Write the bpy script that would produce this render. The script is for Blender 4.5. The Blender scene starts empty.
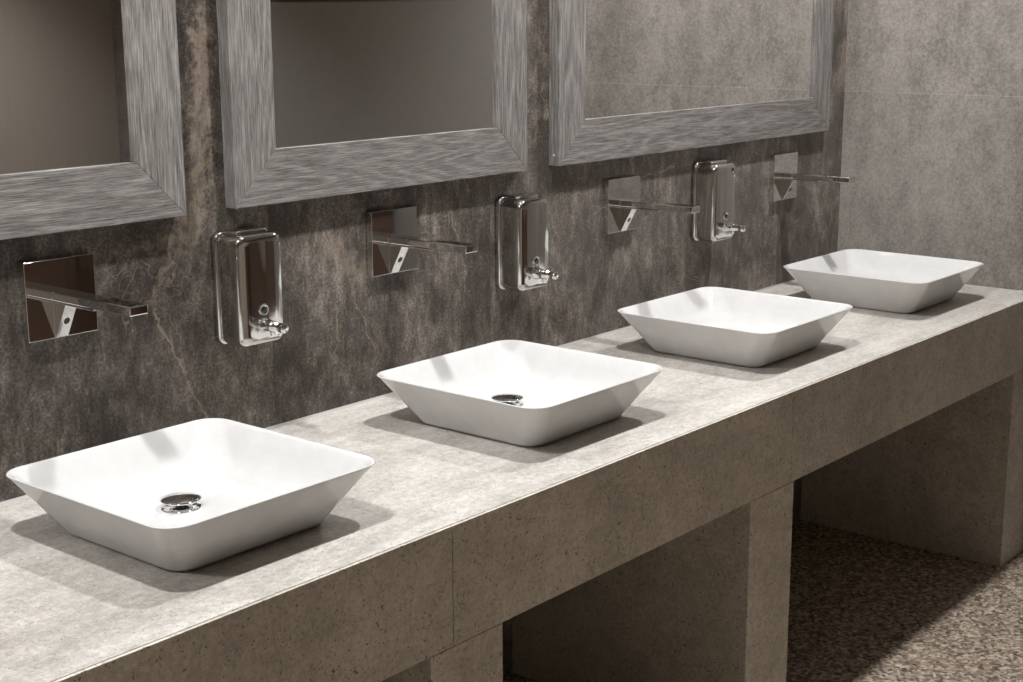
import bpy, bmesh, math, random
from mathutils import Vector, Matrix
random.seed(7)
S = bpy.context.scene
C = S.collection
Z0 = 0.75            # height of the worktop above the floor

# ------------------------------------------------------------------ camera
f_px = 1478.69
cam_d = bpy.data.cameras.new('camera')
cam_d.sensor_width = 36.0
cam_d.lens = 36.0 * f_px / 1023.0
cam_d.clip_start = 0.02
cam = bpy.data.objects.new('camera', cam_d)
C.objects.link(cam)
fw = Vector((0.75013786, 0.62447793, -0.21753276))
rt = Vector((0.63905776, -0.76914677, -0.0042925))
up = Vector((0.16999519, 0.13579603, 0.97604358))
M = Matrix((rt, up, -fw)).transposed().to_4x4()
M.translation = Vector((-1.31243, -2.05594, 0.76093 + Z0))
cam.matrix_world = M
S.camera = cam

# ------------------------------------------------------------------ world, lights, exposure
w = bpy.data.worlds.new('world'); S.world = w; w.use_nodes = True
w.node_tree.nodes['Background'].inputs[0].default_value = (0.9, 0.95, 1.0, 1)
w.node_tree.nodes['Background'].inputs[1].default_value = 0.0
S.view_settings.view_transform = 'Standard'
S.view_settings.look = 'None'
S.view_settings.gamma = 1.0
S.view_settings.use_curve_mapping = False
S.view_settings.exposure = 0.0

CEIL = 2.50
ROW_MAIN = [(-1.70, -0.56), (-0.45, -0.56), (0.80, -0.56), (2.08, -0.58)]
ROW_ROOM = [(-2.2, -2.5), (-0.9, -2.7), (0.5, -2.8), (1.80, -2.9)]
P_MAIN, P_ROOM = 84.0, 90.0
LIGHT_COL = (1.0, 0.988, 0.980)

def spot(name, x, y, power, angle, blend, radius=0.045):
    l = bpy.data.lights.new(name, 'SPOT')
    l.energy = power; l.spot_size = math.radians(angle); l.spot_blend = blend
    l.shadow_soft_size = radius; l.color = LIGHT_COL
    o = bpy.data.objects.new(name, l); C.objects.link(o)
    o.location = (x, y, CEIL - 0.035)
    return o
for x, y in ROW_MAIN: spot('downlight_beam', x, y, P_MAIN, 128, 0.7)
for x, y in ROW_ROOM: spot('downlight_beam', x, y, P_ROOM, 98, 1.0, 0.05)

# ------------------------------------------------------------------ node helper
class NT:
    def __init__(s, name):
        s.m = bpy.data.materials.new(name); s.m.use_nodes = True
        s.t = s.m.node_tree; s.b = s.t.nodes['Principled BSDF']
        s.co = s.t.nodes.new('ShaderNodeTexCoord')
    def n(s, typ, **k):
        nd = s.t.nodes.new('ShaderNode' + typ)
        for a, v in k.items(): setattr(nd, a, v)
        return nd
    def put(s, sock, v):
        if isinstance(v, bpy.types.NodeSocket): s.t.links.new(v, sock)
        elif v is not None: sock.default_value = v
    def math(s, op, a, b=None, c=None, clamp=False):
        nd = s.n('Math', operation=op); nd.use_clamp = clamp
        for i, v in enumerate((a, b, c)):
            if v is not None: s.put(nd.inputs[i], v)
        return nd.outputs[0]
    def vm(s, op, a, b=None, scale=None):
        nd = s.n('VectorMath', operation=op)
        s.put(nd.inputs[0], a)
        if b is not None: s.put(nd.inputs[1], b)
        if scale is not None: s.put(nd.inputs['Scale'], scale)
        return nd.outputs['Value'] if op in ('LENGTH', 'DISTANCE', 'DOT_PRODUCT') else nd.outputs[0]
    def map(s, scale=(1, 1, 1), loc=(0, 0, 0), vec=None):
        nd = s.n('Mapping'); s.put(nd.inputs[0], vec if vec is not None else s.co.outputs['Object'])
        nd.inputs['Scale'].default_value = scale; nd.inputs['Location'].default_value = loc
        return nd.outputs[0]
    def noise(s, vec, scale, detail=4, rough=.55, dist=0, col=False):
        nd = s.n('TexNoise'); s.put(nd.inputs['Vector'], vec)
        nd.inputs['Scale'].default_value = scale; nd.inputs['Detail'].default_value = detail
        nd.inputs['Roughness'].default_value = rough; nd.inputs['Distortion'].default_value = dist
        return nd.outputs['Color' if col else 'Fac']
    def vor(s, vec, scale, feature='F1', out='Distance', rnd=1.0):
        nd = s.n('TexVoronoi', feature=feature); s.put(nd.inputs['Vector'], vec)
        nd.inputs['Scale'].default_value = scale; nd.inputs['Randomness'].default_value = rnd
        return nd.outputs[out]
    def rng(s, v, a, b, c=0., d=1., smooth=True):
        nd = s.n('MapRange', interpolation_type='SMOOTHSTEP' if smooth else 'LINEAR')
        s.put(nd.inputs['Value'], v)
        for k, q in (('From Min', a), ('From Max', b), ('To Min', c), ('To Max', d)): nd.inputs[k].default_value = q
        return nd.outputs[0]
    def mix(s, f, a, b, typ='MIX'):
        nd = s.n('Mix', data_type='RGBA', blend_type=typ)
        s.put(nd.inputs[0], f)
        for i, v in ((6, a), (7, b)):
            if isinstance(v, tuple) and len(v) == 3: v = v + (1,)
            s.put(nd.inputs[i], v)
        return nd.outputs[2]
    def ramp(s, v, stops):
        nd = s.n('ValToRGB'); s.put(nd.inputs[0], v); e = nd.color_ramp.elements
        while len(e) < len(stops): e.new(0.5)
        for k, (p, c) in enumerate(stops):
            e[k].position = p; e[k].color = tuple(c) + (1,)
        return nd.outputs[0]
    def sep(s, v):
        nd = s.n('SeparateXYZ'); s.put(nd.inputs[0], v); return nd.outputs
    def comb(s, x, y, z):
        nd = s.n('CombineXYZ')
        for i, v in enumerate((x, y, z)): s.put(nd.inputs[i], v)
        return nd.outputs[0]
    def bump(s, h, strength, dist=.002):
        nd = s.n('Bump'); s.put(nd.inputs['Height'], h)
        nd.inputs['Strength'].default_value = strength; nd.inputs['Distance'].default_value = dist
        s.t.links.new(nd.outputs[0], s.b.inputs['Normal'])
    def fin(s, col=None, rough=.5, metal=0., spec=.5, coat=None):
        s.put(s.b.inputs['Base Color'], (col + (1,)) if isinstance(col, tuple) and len(col) == 3 else col)
        s.put(s.b.inputs['Roughness'], rough); s.b.inputs['Metallic'].default_value = metal
        s.b.inputs['Specular IOR Level'].default_value = spec
        if coat: s.b.inputs['Coat Weight'].default_value = coat; s.b.inputs['Coat Roughness'].default_value = .03
        return s.m

def srgb(r, g, b):
    f = lambda c: (c / 255 / 12.92) if c / 255 <= .04045 else ((c / 255 + .055) / 1.055) ** 2.4
    return (f(r), f(g), f(b))

# ------------------------------------------------------------------ materials
def m_wall_back():
    s = NT('dark_veined_stone'); xyz = s.sep(s.co.outputs['Object']); x, z = xyz[0], xyz[2]
    P = s.comb(x, 0., z)
    # stone panels 0.62 wide, 1.2 high
    k = s.math('FLOOR', s.math('DIVIDE', s.math('SUBTRACT', x, .465), .62))
    kz = s.math('FLOOR', s.math('DIVIDE', s.math('SUBTRACT', z, .529 + Z0), 1.2))
    wn = s.n('TexWhiteNoise', noise_dimensions='2D'); s.put(wn.inputs['Vector'], s.comb(k, kz, 0.))
    off = s.vm('SCALE', wn.outputs['Color'], scale=9.)
    Q = s.vm('ADD', P, off)
    base = s.noise(s.map((1, 1, .75), vec=Q), 6.0, 8, .68, .3)
    fibre = s.noise(s.map((1, 1, .42), vec=P), 48, 6, .74)
    fine = s.noise(P, 190, 3, .7)
    v = s.math('ADD', s.math('ADD', .08, s.math('MULTIPLY', base, .46)), s.math('MULTIPLY', fibre, .40))
    v = s.math('ADD', v, s.math('MULTIPLY', fine, .34))
    col = s.ramp(v, [(.54, srgb(44, 40, 37)), (.64, srgb(66, 60, 56)), (.72, srgb(98, 91, 85)), (.84, srgb(156, 148, 139))])
    # hair-thin scribbly veins
    W = s.vm('ADD', Q, s.vm('SCALE', s.noise(Q, 7, 3, .6, 0, True), scale=.16))
    ed = s.vor(W, 8, 'DISTANCE_TO_EDGE')
    hair = s.math('MULTIPLY', s.rng(ed, .0, .009, 1, 0), s.rng(s.noise(Q, 5.5, 3, .5), .50, .66))
    ed2 = s.vor(s.vm('ADD', P, s.vm('SCALE', s.noise(P, 22, 3, .6, 0, True), scale=.07)), 34, 'DISTANCE_TO_EDGE')
    hair2 = s.math('MULTIPLY', s.rng(ed2, .0, .045, .9, 0), s.rng(s.noise(Q, 6.5, 4, .6), .47, .62))
    hair = s.math('MAXIMUM', hair, s.math('MULTIPLY', hair2, .85))
    # named veins, as segments in wall coordinates (x, z above worktop)
    wob = s.vm('SCALE', s.vm('SUBTRACT', s.noise(P, 16, 5, .7, 0, True), (.5, .5, .5)), scale=.055)
    wp = s.sep(s.vm('ADD', P, wob)); WP = s.comb(wp[0], 0., wp[2])
    wob2 = s.vm('SCALE', s.vm('SUBTRACT', s.noise(P, 40, 5, .75, 0, True), (.5, .5, .5)), scale=.16)
    wq = s.sep(s.vm('ADD', P, wob2)); WQ = s.comb(wq[0], 0., wq[2])
    def seg(a, b, width, vec=WP, soft=1.0):
        A = Vector((a[0], 0, a[1] + Z0)); B = Vector((b[0], 0, b[1] + Z0)); D = B - A
        ap = s.vm('SUBTRACT', vec, tuple(A))
        t = s.math('DIVIDE', s.vm('DOT_PRODUCT', ap, tuple(D)), D.dot(D), clamp=True)
        d = s.vm('LENGTH', s.vm('SUBTRACT', ap, s.vm('SCALE', tuple(D), scale=t)))
        return s.rng(d, width * (1 - soft), width, 1, 0)
    acc = None
    def add(v):
        nonlocal acc
        acc = v if acc is None else s.math('MAXIMUM', acc, v)
    for pts, wd in (([(.203, .27), (.228, .208), (.26, .14), (.30, .055), (.31, 0)], .0042),
                    ([(.643, .343), (.671, .231), (.73, .101)], .002),
                    ([(.958, .36), (.998, .244), (1.003, .15)], .002),
                    ([(.60, .36), (.633, .276), (.623, .1)], .0025),
                    ([(1.465, .30), (1.62, .36), (1.80, .38)], .003)):
        for a, b in zip(pts, pts[1:]): add(seg(a, b, wd))
    pts = [(.335, .75), (.325, .62), (.315, .5), (.30, .42), (.27, .375)]
    for a, b in zip(pts, pts[1:]): add(s.math('MULTIPLY', seg(a, b, .032, WQ), .75))
    for a, b in (((.12, .372), (.33, .388)), ((.26, .37), (.19, .27))): add(s.math('MULTIPLY', seg(a, b, .014, WQ), .6))
    for a, b in (((.60, .33), (.70, .26)), ((2.66, .56), (2.68, .66))): add(s.math('MULTIPLY', seg(a, b, .04, WQ), .55))
    acc = s.math('MULTIPLY', acc, s.rng(fibre, .3, .6, .45, 1))
    vein = s.math('MAXIMUM', s.math('MULTIPLY', hair, .6), acc)
    col = s.mix(s.math('MULTIPLY', vein, .75), col, srgb(158, 143, 126))
    # tone per panel; the stone grows greyer along the wall
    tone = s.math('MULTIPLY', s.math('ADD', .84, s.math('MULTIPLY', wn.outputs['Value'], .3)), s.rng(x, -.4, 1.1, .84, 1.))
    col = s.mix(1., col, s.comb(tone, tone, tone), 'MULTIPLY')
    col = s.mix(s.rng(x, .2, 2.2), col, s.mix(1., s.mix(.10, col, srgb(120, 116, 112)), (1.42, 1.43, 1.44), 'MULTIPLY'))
    jx = s.math('ABSOLUTE', s.math('SUBTRACT', s.math('FRACT', s.math('DIVIDE', s.math('SUBTRACT', x, .465), .62)), .5))
    jz = s.math('ABSOLUTE', s.math('SUBTRACT', s.math('FRACT', s.math('DIVIDE', s.math('SUBTRACT', z, .529 + Z0), 1.2)), .5))
    j = s.rng(jx, .4982, .4990)
    col = s.mix(s.math('MULTIPLY', j, .6), col, srgb(38, 33, 29))
    s.bump(s.math('ADD', v, s.math('MULTIPLY', vein, .3)), .25, .002)
    return s.fin(col, s.rng(fibre, .3, .7, .38, .58), spec=.4)

def stone_beige(name, c_lo, c_hi, c_spot, spots=.5, dens=1., ax=0, streak=(1, 1, 1), rough=.5, blot=None):
    s = NT(name); P = s.co.outputs['Object']
    big = s.noise(s.map(streak), 3.2, 5, .6, .5)
    mid = s.noise(s.map(streak), 22, 4, .65)
    fine = s.noise(P, 240, 3, .7)
    grit = s.noise(P, 110, 4, .75)
    v = s.math('ADD', s.math('MULTIPLY', big, .36), s.math('ADD', s.math('MULTIPLY', mid, .24), s.math('ADD', s.math('MULTIPLY', fine, .16), s.math('MULTIPLY', grit, .40))))
    col = s.mix(s.rng(v, .40, .76), c_lo, c_hi)
    warp = s.vm('ADD', P, s.vm('SCALE', s.noise(P, 60, 2, .5, 0, True), scale=.02))
    sp = s.math('MULTIPLY', s.rng(s.vor(warp, 150 * dens), .12, .34, 1, 0), s.rng(s.noise(P, 60, 3, .6), .44, .56))
    sp2 = s.math('MULTIPLY', s.rng(s.vor(warp, 60 * dens), .07, .22, 1, 0), s.rng(s.noise(P, 14, 3, .6), .44, .60))
    col = s.mix(s.math('MULTIPLY', s.math('MAXIMUM', sp, sp2), spots), col, c_spot)
    if blot:
        ed = s.vor(s.vm('ADD', s.map(streak), s.vm('SCALE', s.noise(s.map(streak), 9, 4, .65, 0, True), scale=.22)), 5, 'DISTANCE_TO_EDGE')
        vv = s.math('MULTIPLY', s.rng(ed, 0, .03, 1, 0), s.rng(s.noise(P, 4, 3, .6), .48, .64))
        col = s.mix(s.math('MULTIPLY', vv, .45), col, blot)
    s.bump(v, .12, .001)
    return s, col, rough

def m_worktop():
    s, col, r = stone_beige('pale_limestone', srgb(154, 149, 142), srgb(220, 216, 210), srgb(96, 89, 81), .65, dens=1.25, streak=(.6, 1.6, 1), blot=srgb(140, 131, 121))
    return s.fin(col, .42, spec=.45)
def m_apron():
    s, col, r = stone_beige('beige_limestone_front', srgb(162, 156, 145), srgb(220, 214, 203), srgb(76, 69, 58), .8, dens=1.1)
    return s.fin(col, .55, spec=.3)
def m_end():
    s, col, r = stone_beige('grey_stone_end_wall', srgb(114, 109, 104), srgb(176, 170, 164), srgb(76, 71, 66), .6, dens=1.5, streak=(1, 1, .55), blot=srgb(98, 92, 86))
    xyz = s.sep(s.co.outputs['Object']); y, z = xyz[1], xyz[2]
    jy = s.math('ABSOLUTE', s.math('SUBTRACT', s.math('FRACT', s.math('DIVIDE', s.math('SUBTRACT', y, -.33), .62)), .5))
    jz = s.math('ABSOLUTE', s.math('SUBTRACT', s.math('FRACT', s.math('DIVIDE', s.math('SUBTRACT', z, .529 + Z0), 1.2)), .5))
    j = s.math('MAXIMUM', s.math('MULTIPLY', s.rng(jy, .4984, .4992), .35), s.rng(jz, .4991, .4996))
    wn = s.n('TexWhiteNoise', noise_dimensions='2D')
    s.put(wn.inputs['Vector'], s.comb(s.math('FLOOR', s.math('DIVIDE', s.math('ADD', y, .33), .62)), s.math('FLOOR', s.math('DIVIDE', s.math('SUBTRACT', z, .529 + Z0), 1.2)), 0.))
    t = s.math('ADD', .92, s.math('MULTIPLY', wn.outputs['Value'], .16))
    col = s.mix(1., col, s.comb(t, t, t), 'MULTIPLY')
    col = s.mix(s.math('MULTIPLY', j, .5), col, srgb(196, 190, 182))
    return s.fin(col, .55, spec=.35)
def m_floor():
    s = NT('flamed_pebble_stone'); P = s.co.outputs['Object']
    c = s.vor(s.vm('ADD', P, s.vm('SCALE', s.noise(P, 90, 2, .5, 0, True), scale=.012)), 120, 'F1', 'Color')
    g = s.sep(c)[0]
    col = s.ramp(g, [(.0, srgb(86, 74, 63)), (.35, srgb(136, 122, 107)), (.7, srgb(168, 154, 138)), (1., srgb(206, 192, 176))])
    fl = s.math('MULTIPLY', s.rng(s.vor(s.map((1.9, 1, 1)), 34), .12, .28, 1, 0), s.rng(s.noise(P, 20, 2, .5), .46, .54))
    col = s.mix(s.math('MULTIPLY', fl, .9), col, srgb(66, 56, 48))
    s.bump(g, .4, .002)
    return s.fin(col, .6, spec=.3)
def m_wood(name, vertical):
    s = NT(name); P = s.co.outputs['Object']
    oi = s.n('ObjectInfo')
    off = s.math('MULTIPLY', oi.outputs['Random'], 7.)
    xyz = s.sep(P)
    a, b = (xyz[2], xyz[0]) if vertical else (xyz[0], xyz[2])      # a along the grain, b across
    yy = xyz[1]
    across = s.math('ADD', b, yy)
    g1 = s.comb(s.math('ADD', s.math('MULTIPLY', a, .11), off), across, off)
    n0 = s.noise(g1, 10., 2, .4)
    ring = s.math('POWER', s.math('ADD', .5, s.math('MULTIPLY', s.math('SINE', s.math('MULTIPLY', n0, 115.)), .5)), 2.2)
    st = s.comb(s.math('MULTIPLY', a, .028), across, off)
    por = s.noise(st, 560, 3, .85)
    por2 = s.noise(s.comb(s.math('MULTIPLY', a, .04), across, off), 90, 3, .6)
    v = s.math('ADD', s.math('MULTIPLY', ring, .10), s.math('ADD', s.math('MULTIPLY', s.math('ADD', s.math('MULTIPLY', s.math('SUBTRACT', por, .5), 1.5), .42), .8), s.math('MULTIPLY', por2, .12)))
    col = s.ramp(v, [(.18, srgb(66, 63, 61)), (.34, srgb(108, 105, 102)), (.47, srgb(132, 129, 126)), (.66, srgb(164, 161, 158))])
    s.bump(v, .35, .0012)
    return s.fin(col, .55, spec=.3)
def simple(name, col, rough, metal=0., spec=.5, coat=None, noise=None, streak=(1, 1, 1)):
    s = NT(name)
    n = s.noise(s.map(streak), noise or 30, 3, .6)
    if metal: 
        return s.fin(col, s.rng(n, .3, .7, rough * .8, rough * 1.2), metal, spec, coat)
    d = .92
    c = s.mix(n, tuple(q * d for q in col), tuple(min(1, q * (2 - d)) for q in col))
    return s.fin(c, rough, metal, spec, coat)

M_WALL, M_TOP, M_APRON, M_END, M_FLOOR = m_wall_back(), m_worktop(), m_apron(), m_end(), m_floor()
M_WV, M_WH = m_wood('limed_oak_upright_grain', True), m_wood('limed_oak_level_grain', False)
M_CER = simple('white_glazed_ceramic', (.69, .687, .68), .07, spec=.5, coat=.3)
M_CHR = simple('polished_chrome', (.80, .80, .80), .035, 1.)
M_STL = simple('polished_steel', (.64, .63, .62), .085, 1., noise=12)
M_MIR = simple('mirror_glass', (.90, .90, .89), .01, 1.)
M_SEAL = simple('pale_sealant', (.40, .39, .37), .5)
M_DARK = simple('black_rubber', (.02, .02, .02), .5)
M_GLASSD = simple('dark_sight_glass', (.03, .028, .026), .08)
M_CEIL = simple('ceiling_paint', srgb(160, 157, 153), .8)
M_BRN = simple('brown_room_wall', srgb(176, 167, 156), .6, streak=(8, 8, .3), noise=10)
M_GREY = simple('grey_laminate', srgb(150, 146, 142), .45)
M_WOODB = simple('dark_brown_veneer', srgb(92, 72, 62), .4, streak=(6, 6, .4), noise=18)
def m_emit():
    s = NT('lamp_diffuser'); s.fin((1., .97, .93), .4)
    s.b.inputs['Emission Color'].default_value = (1, .96, .9, 1); s.b.inputs['Emission Strength'].default_value = 6
    return s.m
M_LAMP = m_emit()

# ------------------------------------------------------------------ mesh helpers
def link(name, bm, mat, parent=None, smooth=False, bevel=None, auto=None):
    bmesh.ops.recalc_face_normals(bm, faces=bm.faces)
    me = bpy.data.meshes.new(name); bm.to_mesh(me); bm.free()
    me.materials.append(mat)
    if smooth:
        for p in me.polygons: p.use_smooth = True
    o = bpy.data.objects.new(name, me); C.objects.link(o)
    if bevel:
        b = o.modifiers.new('bevel', 'BEVEL'); b.width = bevel; b.segments = 3; b.limit_method = 'ANGLE'; b.angle_limit = math.radians(35)
        for p in me.polygons: p.use_smooth = True
        wn = o.modifiers.new('normals', 'WEIGHTED_NORMAL'); wn.keep_sharp = True
    if parent: o.parent = parent
    return o
def bx(bm, x0, x1, y0, y1, z0, z1):
    vs = [bm.verts.new((x, y, z)) for x in (x0, x1) for y in (y0, y1) for z in (z0, z1)]
    for q in ((0, 1, 3, 2), (4, 6, 7, 5), (0, 4, 5, 1), (2, 3, 7, 6), (0, 2, 6, 4), (1, 5, 7, 3)):
        bm.faces.new([vs[i] for i in q])
def box(name, x0, x1, y0, y1, z0, z1, mat, parent=None, bevel=None):
    bm = bmesh.new(); bx(bm, x0, x1, y0, y1, z0, z1); return link(name, bm, mat, parent, bevel=bevel)
def loft(bm, rings, cap0=True, cap1=True):
    R = [[bm.verts.new(v) for v in r] for r in rings]
    for a, b in zip(R, R[1:]):
        for i in range(len(a)):
            j = (i + 1) % len(a); bm.faces.new((a[i], a[j], b[j], b[i]))
    if cap0: bm.faces.new(R[0])
    if cap1: bm.faces.new(R[-1])
def rsq(hx, hy, r, n=8):
    out = []
    for (sx, sy, a0) in ((1, 1, 0), (-1, 1, 90), (-1, -1, 180), (1, -1, 270)):
        for k in range(n + 1):
            a = math.radians(a0 + 90 * k / n)
            out.append((sx * (hx - r) + r * math.cos(a), sy * (hy - r) + r * math.sin(a)))
    return out
def lathe(bm, prof, n=32, cx=0, cy=0, axis='z'):
    rings = []
    for r, h in prof:
        ring = []
        for k in range(n):
            a = 2 * math.pi * k / n; u, v = r * math.cos(a), r * math.sin(a)
            ring.append((cx + u, cy + v, h) if axis == 'z' else (cx + u, -h, cy + v))
        rings.append(ring)
    loft(bm, rings)
def tag(o, label, cat, group=None):
    o['label'] = label; o['category'] = cat
    if group: o['group'] = group
def struct(o): o['kind'] = 'structure'; return o
def empty(name, loc):
    o = bpy.data.objects.new(name, None); C.objects.link(o); o.location = loc; o.empty_display_size = .05; return o
def copy_tree(o, parent=None):
    c = o.copy(); C.objects.link(c); c.parent = parent
    c.matrix_parent_inverse = o.matrix_parent_inverse.copy()
    for ch in list(o.children): copy_tree(ch, c)
    return c

# ------------------------------------------------------------------ the room
XE = 2.688; XL = -3.4; YO = -3.6
struct(box('floor', XL - .1, XE + .1, YO - .1, .1, -.1, 0, M_FLOOR))
struct(box('wall_back', XL, XE, 0, .1, 0, CEIL, M_WALL))
struct(box('wall_right', XE, XE + .1, YO, .1, 0, CEIL, M_END))
struct(box('wall_left', XL - .1, XL, YO, .1, 0, CEIL, M_BRN))
struct(box('wall_front', XL, XE, YO - .1, YO, 0, CEIL, M_BRN))
struct(box('ceiling', XL - .1, XE + .1, YO - .1, .1, CEIL, CEIL + .1, M_CEIL))

# ------------------------------------------------------------------ vanity top and its piers
XW0 = -1.75; YF = -.625; FH = .1956; SL = .006
top = empty('vanity_counter', (.46, -.31, Z0))
def child(o, p):
    o.parent = p; o.matrix_parent_inverse = Matrix.Translation(-p.location); return o
o = box('slab', XW0, XE - .0005, YF + .0068, -.0005, Z0 - .02, Z0, M_TOP, bevel=.0008); child(o, top)
joints = [XW0, -.78, .264, 1.310, 2.31, XE]
for a, b in zip(joints, joints[1:]):
    o = box('apron_panel', a + .0008, b - .0008, YF, YF + .0058, Z0 - FH, Z0 - .0004, M_APRON, bevel=.0008); child(o, top)
o = box('underside_panel', XW0, XE - .0005, YF + .006, -.0005, Z0 - FH + .004, Z0 - FH + .02, M_APRON); child(o, top)
bm = bmesh.new()
P_ = [(-.0006, Z0 + .0001), (-.0045, Z0 + .0001), (-.0022, Z0 + .0022), (-.0006, Z0 + .0042)]
A_ = [bm.verts.new((XW0, y, z)) for y, z in P_]; B_ = [bm.verts.new((XE - .0006, y, z)) for y, z in P_]
bm.faces.new(A_); bm.faces.new(B_)
for i in range(4): bm.faces.new((A_[i], A_[(i + 1) % 4], B_[(i + 1) % 4], B_[i]))
struct(link('trim_1', bm, M_SEAL))
tag(top, 'long pale limestone vanity counter with a deep beige stone front carrying the four white basins', 'counter')
def pier(x0, x1, lab):
    o = box('support_pier', x0, x1, YF + .002, -.0005, 0, Z0 - FH - .0022, M_APRON, bevel=.0015)
    tag(o, lab, 'pier', 'stone piers under the counter')
pier(.214, .384, 'beige stone pier under the counter at the bottom edge, nearest the camera')
pier(1.154, 1.328, 'beige stone pier under the middle of the counter, between the two dark openings')
pier(2.523, XE - .0005, 'beige stone pier under the far end of the counter, against the end wall')
pier(-.83, -.66, 'beige stone pier under the near end of the counter')

# ------------------------------------------------------------------ basins
def make_basin():
    root = empty('washbasin', (0, 0, Z0))
    h = .2098; H = .0857
    bm = bmesh.new()
    prof = [  # (half size, corner radius, z)
        (.139, .031, 0), (.142, .033, .0030), (.1445, .034, .0035), (.1475, .035, .0080), (.1598, .037, .027), (.1750, .040, .050), (.1936, .041, .078),
        (.2022, .041, .0908), (.2040, .041, .0932), (.2054, .041, .0948), (.2048, .041, .0959), (.2030, .040, .0961), (.2003, .040, .0952),
        (.1960, .040, .0915), (.183, .046, .0720), (.169, .056, .0520), (.158, .062, .0400), (.147, .066, .0325), (.130, .066, .0282), (.105, .060, .0262), (.062, .040, .0252), (.036, .034, .0248)]
    rings = []
    for hh, r, z in prof:
        rings.append([(x, y, z) for x, y in rsq(hh, hh, r, 10)])
    loft(bm, rings)
    link('bowl', bm, M_CER, root, smooth=True)
    dy = .035
    bm = bmesh.new()
    lathe(bm, [(.0005, .0258), (.018, .0258), (.0225, .0264), (.0300, .0268), (.0322, .0258), (.0322, .0240), (.0005, .0240)], 40, 0, dy)
    fl = link('drain_ring', bm, M_CHR, root, smooth=True)
    bm = bmesh.new()
    lathe(bm, [(.0005, .0262), (.017, .0262), (.0178, .0320), (.024, .0345), (.0300, .0362), (.0322, .0380), (.0315, .0392), (.027, .0406), (.018, .0420), (.009, .0427), (.0005, .0429)], 40, 0, dy)
    link('drain_cap', bm, M_CHR, root, smooth=True)
    return root
basin = make_basin()
BY = -.1198 - .2072
labels = ['square white washbasin nearest the camera, with a large chrome drain cap in view',
          'square white washbasin second from the camera, between the nearest one and the small third one',
          'square white washbasin third from the camera, in front of the farthest soap dispenser',
          'smallest looking square white washbasin at the far end beside the grey end wall']
for i, x0 in enumerate((-.190, .587, 1.361, 2.115)):
    o = basin if i == 0 else copy_tree(basin)
    o.location = (x0 + .2060, BY, Z0)
    tag(o, labels[i], 'washbasin', 'white square basins along the counter')

# ------------------------------------------------------------------ wall taps
def make_tap():
    r = empty('wall_faucet', (0, 0, Z0 + .314))
    hw = .0642
    bm = bmesh.new(); bx(bm, -hw, hw, -.016, -.0002, -.0636, .0640)
    link('wall_plate', bm, M_CHR, r, bevel=.0011)
    bm = bmesh.new(); bx(bm, -.017, .017, -.219, -.016, -.0030, .0118)
    sp = link('spout', bm, M_CHR, r, bevel=.0022)
    bm = bmesh.new(); lathe(bm, [(.0005, -.0030), (.0075, -.0030), (.0075, -.0046), (.0005, -.0046)], 20, 0, -.205)
    link('aerator', bm, M_DARK, sp, smooth=False)
    # lever: thin blade under the spout with a wedge running down to the foot of the plate
    bm = bmesh.new()
    bx(bm, -.0165, .0165, -.124, -.016, -.0062, -.0032)
    lv = link('lever', bm, M_CHR, r, bevel=.0006)
    bm = bmesh.new()
    w0, w1 = -.0165, .0055
    tri = [(-.0161, -.0064), (-.050, -.0064), (-.0185, -.0625), (-.0161, -.0625)]
    A = [bm.verts.new((w0, y, z)) for y, z in tri]; B = [bm.verts.new((w1, y, z)) for y, z in tri]
    bm.faces.new(A); bm.faces.new(B)
    for i in range(4):
        j = (i + 1) % 4; bm.faces.new((A[i], A[j], B[j], B[i]))
    wd = link('lever_wedge', bm, M_CHR, lv, bevel=.0006)
    bm = bmesh.new()
    ring0, ring1 = [], []
    n_ = Vector((0, -.872, -.490)); u_ = Vector((1, 0, 0)); v_ = Vector((0, .490, -.872)); c_ = Vector((-.0055, -.0343, -.0345))
    for k in range(20):
        a = 2 * math.pi * k / 20; q = c_ + u_ * (.0052 * math.cos(a)) + v_ * (.0062 * math.sin(a))
        ring0.append(q - n_ * .001); ring1.append(q + n_ * .0005)
    loft(bm, [ring0, ring1])
    link('screw_cap', bm, M_GLASSD, lv)
    return r
tap = make_tap()
labels = ['chrome wall faucet with square plate above the nearest basin, left of the first soap dispenser',
          'chrome wall faucet with square plate between the first and second soap dispensers',
          'chrome wall faucet with square plate left of the farthest soap dispenser, above the third basin',
          'chrome wall faucet with square plate nearest the end wall, above the farthest basin']
for i, (x, dz) in enumerate(((.0140, .003), (.7780, .002), (1.5610, -.004), (2.3320, -.004))):
    o = tap if i == 0 else copy_tree(tap)
    o.location = (x, 0, Z0 + .314 + dz)
    tag(o, labels[i], 'faucet', 'chrome wall faucets above the basins')

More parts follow.
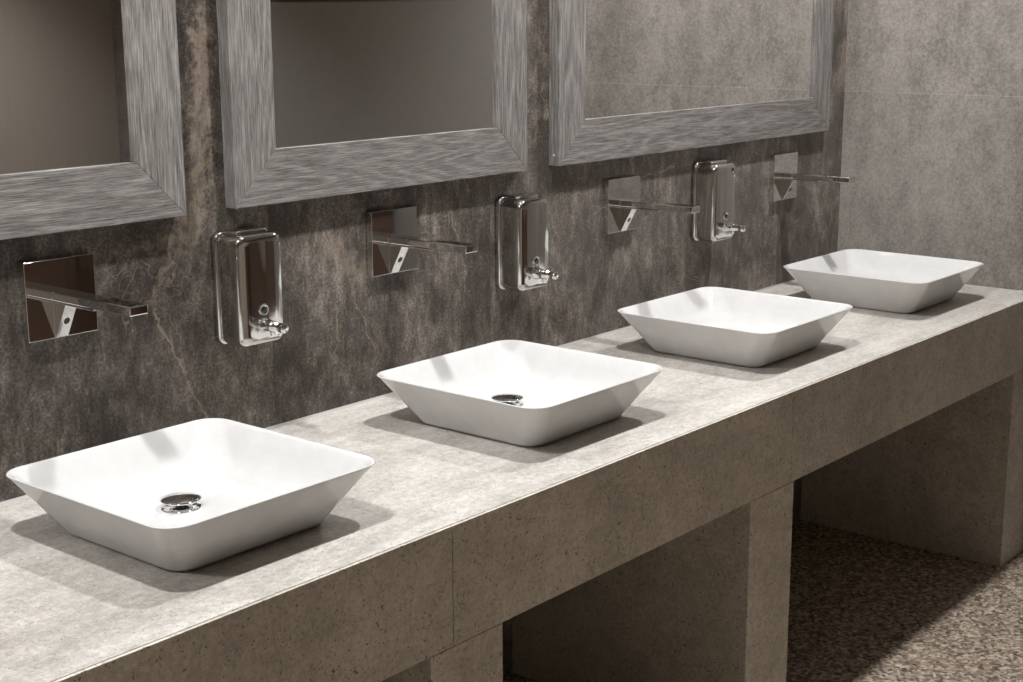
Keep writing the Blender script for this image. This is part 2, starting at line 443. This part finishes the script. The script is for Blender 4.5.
# ------------------------------------------------------------------ soap dispensers
def make_dispenser():
    r = empty('soap_dispenser', (0, 0, Z0 + .178))
    def rr(y, hx, z0, z1, rad, n=8):
        c = (z0 + z1) / 2; hz = (z1 - z0) / 2
        return [(x, y, c + z) for x, z in rsq(hx, hz, rad, n)]
    bm = bmesh.new()
    loft(bm, [rr(-.0003, .0505, 0, .192, .016), rr(-.009, .0505, 0, .192, .016), rr(-.0115, .0495, .001, .191, .015), rr(-.0125, .0475, .003, .189, .014)])
    link('back_plate', bm, M_STL, r, smooth=True)
    bm = bmesh.new()
    ys = [(-.0125, .0450), (-.0132, .0470), (-.018, .0480), (-.040, .0483), (-.0545, .0482), (-.0590, .0472), (-.0622, .0450), (-.0640, .0415)]
    rings = [rr(y, hx, .095 - (hx + .0455), .095 + (hx + .0455), .017 if i < 5 else .016 - (i - 5) * .002) for i, (y, hx) in enumerate(ys)]
    # slightly bowed front
    loft(bm, rings, cap0=True, cap1=False)
    # front: grid patch bowed outward along x
    last = rings[-1]
    inner = [(x * .6, -.0652 , .095 + (z - .095) * .97) for x, y, z in last]
    inner2 = [(x * .25, -.0657, .095 + (z - .095) * .96) for x, y, z in last]
    loft(bm, [last, inner, inner2], cap0=False, cap1=True)
    bmesh.ops.remove_doubles(bm, verts=bm.verts, dist=1e-5)
    link('body', bm, M_STL, r, smooth=True)
    # hinged lid on top
    bm = bmesh.new()
    loft(bm, [[(x, y - .030, z) for x, y in rsq(hx, hy, rad, 6)] for hx, hy, rad, z in ((.034, .0185, .008, .187), (.034, .0185, .008, .1925), (.0325, .017, .007, .1945), (.029, .0135, .006, .1952))])
    link('lid', bm, M_STL, r, smooth=True)
    # sight window with ring
    bm = bmesh.new()
    lathe(bm, [(.0063, .0640), (.0105, .0640), (.0105, .0668), (.0095, .0680), (.0075, .0680), (.0063, .0665)], 28, 0, .062, axis='y')
    ring = link('window_ring', bm, M_STL, r, smooth=True)
    bm = bmesh.new(); lathe(bm, [(.0005, .0640), (.0068, .0640), (.0068, .0664), (.0005, .0668)], 24, 0, .062, axis='y')
    link('sight_glass', bm, M_GLASSD, ring)
    # push valve
    bm = bmesh.new()
    lathe(bm, [(.0005, .0640), (.0135, .0640), (.0135, .0662), (.0120, .0685), (.0092, .0840), (.0085, .0920), (.0065, .0925), (.0065, .1060), (.0005, .1060)], 28, 0, .036, axis='y')
    vl = link('valve', bm, M_CHR, r, smooth=True, auto=1)
    bm = bmesh.new()
    lathe(bm, [(.0005, .1040), (.0078, .1040), (.0084, .1050), (.0084, .1160), (.0074, .1175), (.0005, .1180)], 28, 0, .036, axis='y')
    link('push_button', bm, M_CHR, vl, smooth=True)
    bm = bmesh.new()
    lathe(bm, [(.0005, .020), (.0036, .020), (.0046, .032), (.0005, .032)], 16, 0, -.086)
    link('spout_tube', bm, M_CHR, vl, smooth=True)
    return r
disp = make_dispenser()
labels = ['polished steel soap dispenser nearest the camera, between the first and second faucets',
          'polished steel soap dispenser in the middle, between the second and third faucets',
          'polished steel soap dispenser with small lock screw, farthest away, left of last faucet']
first = None
for i, (x, dz) in enumerate(((.3845, .003), (1.1565, -.010), (1.9310, .004))):
    o = disp if i == 0 else copy_tree(disp)
    o.location = (x, 0, Z0 + .178 + dz); o.scale = (1.08, 1.08, 1.06)
    tag(o, labels[i], 'soap dispenser', 'steel soap dispensers on the wall')
    if i == 2:
        bm = bmesh.new(); lathe(bm, [(.0005, .0640), (.0045, .0640), (.0045, .0665), (.0005, .0672)], 16, .027, .172, axis='y')
        link('lock_screw', bm, M_DARK, o)

# ------------------------------------------------------------------ mirrors
FZ = Z0 + .424; FT = FZ + .95; FP = .029; FW = .098; MY = -.0215
def mirror(x0, x1, lab, fw=FW):
    r = empty('framed_mirror', ((x0 + x1) / 2, 0, FZ))
    def prism(poly, name, mat):
        # poly: front outline (x,z); extruded from -0.001 to -FP
        bm = bmesh.new()
        a = [bm.verts.new((x, -.0008, z)) for x, z in poly]; b = [bm.verts.new((x, -FP, z)) for x, z in poly]
        bm.faces.new(a); bm.faces.new(b)
        n = len(poly)
        for i in range(n):
            j = (i + 1) % n; bm.faces.new((a[i], a[j], b[j], b[i]))
        return child(link(name, bm, mat, bevel=.0009), r)
    g = .0003
    prism([(x0, FZ), (x1, FZ), (x1 - fw, FZ + fw), (x0 + fw, FZ + fw)], 'bottom_rail', M_WH)
    prism([(x0, FT), (x0 + fw, FT - fw), (x1 - fw, FT - fw), (x1, FT)], 'top_rail', M_WH)
    prism([(x0, FZ + g), (x0 + fw, FZ + fw + g), (x0 + fw, FT - fw - g), (x0, FT - g)], 'stile', M_WV)
    prism([(x1, FZ + g), (x1, FT - g), (x1 - fw, FT - fw - g), (x1 - fw, FZ + fw + g)], 'stile', M_WV)
    child(box('mirror_glass', x0 + fw - .004, x1 - fw + .004, MY, MY + .005, FZ + fw - .004, FT - fw + .004, M_MIR), r)
    tag(r, lab, 'mirror', 'grey wood framed mirrors above the basins')
    return r
mirror(-.55, .260, 'mirror in a grey limed oak frame at the left edge, above the nearest basin')
mirror(.367, 1.179, 'middle mirror in a grey limed oak frame, above the second faucet')
m3 = mirror(1.289, 2.548, 'widest mirror in a grey limed oak frame, reflecting the stone end wall', .098)

bm = bmesh.new()
pr = []
for xx in (1.2895, 1.2882):
    pr.append([(xx, -.0165 + .0028 * math.cos(2 * math.pi * k / 16), FZ + .024 + .0028 * math.sin(2 * math.pi * k / 16)) for k in range(16)])
loft(bm, pr)
child(link('screw_plug', bm, M_CER), m3)['label'] = 'small white round plug'

# ------------------------------------------------------------------ things seen only in the mirrors and chrome
pt = empty('partition_panel', (XE - .03, -2.2, 0))
child(box('panel', XE - .045, XE - .012, -2.95, -1.33, .12, Z0 + .80, M_GREY, bevel=.002), pt)
child(box('foot', XE - .05, XE - .001, -2.90, -2.84, .0, .12, M_STL, bevel=.002), pt)
child(box('foot', XE - .05, XE - .001, -1.44, -1.38, .0, .12, M_STL, bevel=.002), pt)
tag(pt, 'smooth grey laminate partition panel on two steel feet, seen reflected in the middle mirror', 'partition')

cb = empty('storage_cabinet', (2.35, -2.2, 0))
child(box('body', 2.06, 2.62, -2.62, -1.82, .06, .80, M_WOODB, bevel=.003), cb)
child(box('plinth', 2.09, 2.60, -2.59, -1.85, 0, .06, M_DARK, bevel=.002), cb)
child(box('cabinet_top', 2.04, 2.62, -2.64, -1.80, .80, .825, M_WOODB, bevel=.003), cb)
for k in range(3):
    y0 = -2.61 + k * .262
    d = child(box('door', 2.042, 2.0598, y0, y0 + .256, .08, .785, M_WOODB, bevel=.002), cb)
    bm = bmesh.new(); bx(bm, 2.022, 2.030, y0 + .03, y0 + .04, .52, .68); bx(bm, 2.028, 2.042, y0 + .03, y0 + .04, .52, .53); bx(bm, 2.028, 2.042, y0 + .03, y0 + .04, .67, .68)
    h = link('handle', bm, M_STL); h.parent = d
tag(cb, 'low dark brown wooden cabinet with three doors in front of the grey partition panel', 'cabinet', 'low cabinets behind the camera')
cb2 = copy_tree(cb); cb2.location = (2.15, -3.32, 0); cb2.rotation_euler = (0, 0, -math.pi / 2)  # second cabinet added out of view so the nearest faucet plate reflects something dark
tag(cb2, 'low dark brown wooden cabinet with three doors against the wall opposite the mirrors', 'cabinet', 'low cabinets behind the camera')

# ------------------------------------------------------------------ ceiling lamps
def make_lamp():
    r = empty('ceiling_light', (0, 0, CEIL))
    bm = bmesh.new(); lathe(bm, [(.040, -.0005), (.055, -.0005), (.055, -.006), (.050, -.012), (.042, -.012), (.040, -.006)], 32)
    R_ = link('trim_ring', bm, M_STL, r, smooth=True)
    bm = bmesh.new(); lathe(bm, [(.0005, -.0005), (.041, -.0005), (.041, -.004), (.0005, -.0045)], 32)
    link('diffuser', bm, M_LAMP, r)
    return r
lamp = make_lamp()
LL = ['over the near end of the counter, beyond the nearest basin', 'over the counter left of the nearest basin',
      'above the second basin', 'above the counter between the third and farthest basins',
      'in the left corner of the room behind the camera', 'in the room behind and right of the camera',
      'in the open room opposite the first mirror', 'in the far corner of the open room']
for i, (x, y) in enumerate(ROW_MAIN + ROW_ROOM):
    o = lamp if i == 0 else copy_tree(lamp)
    o.location = (x, y, CEIL)
    tag(o, 'round recessed ceiling downlight ' + LL[i], 'ceiling light', 'downlights over the counter' if i < 4 else 'downlights over the room')
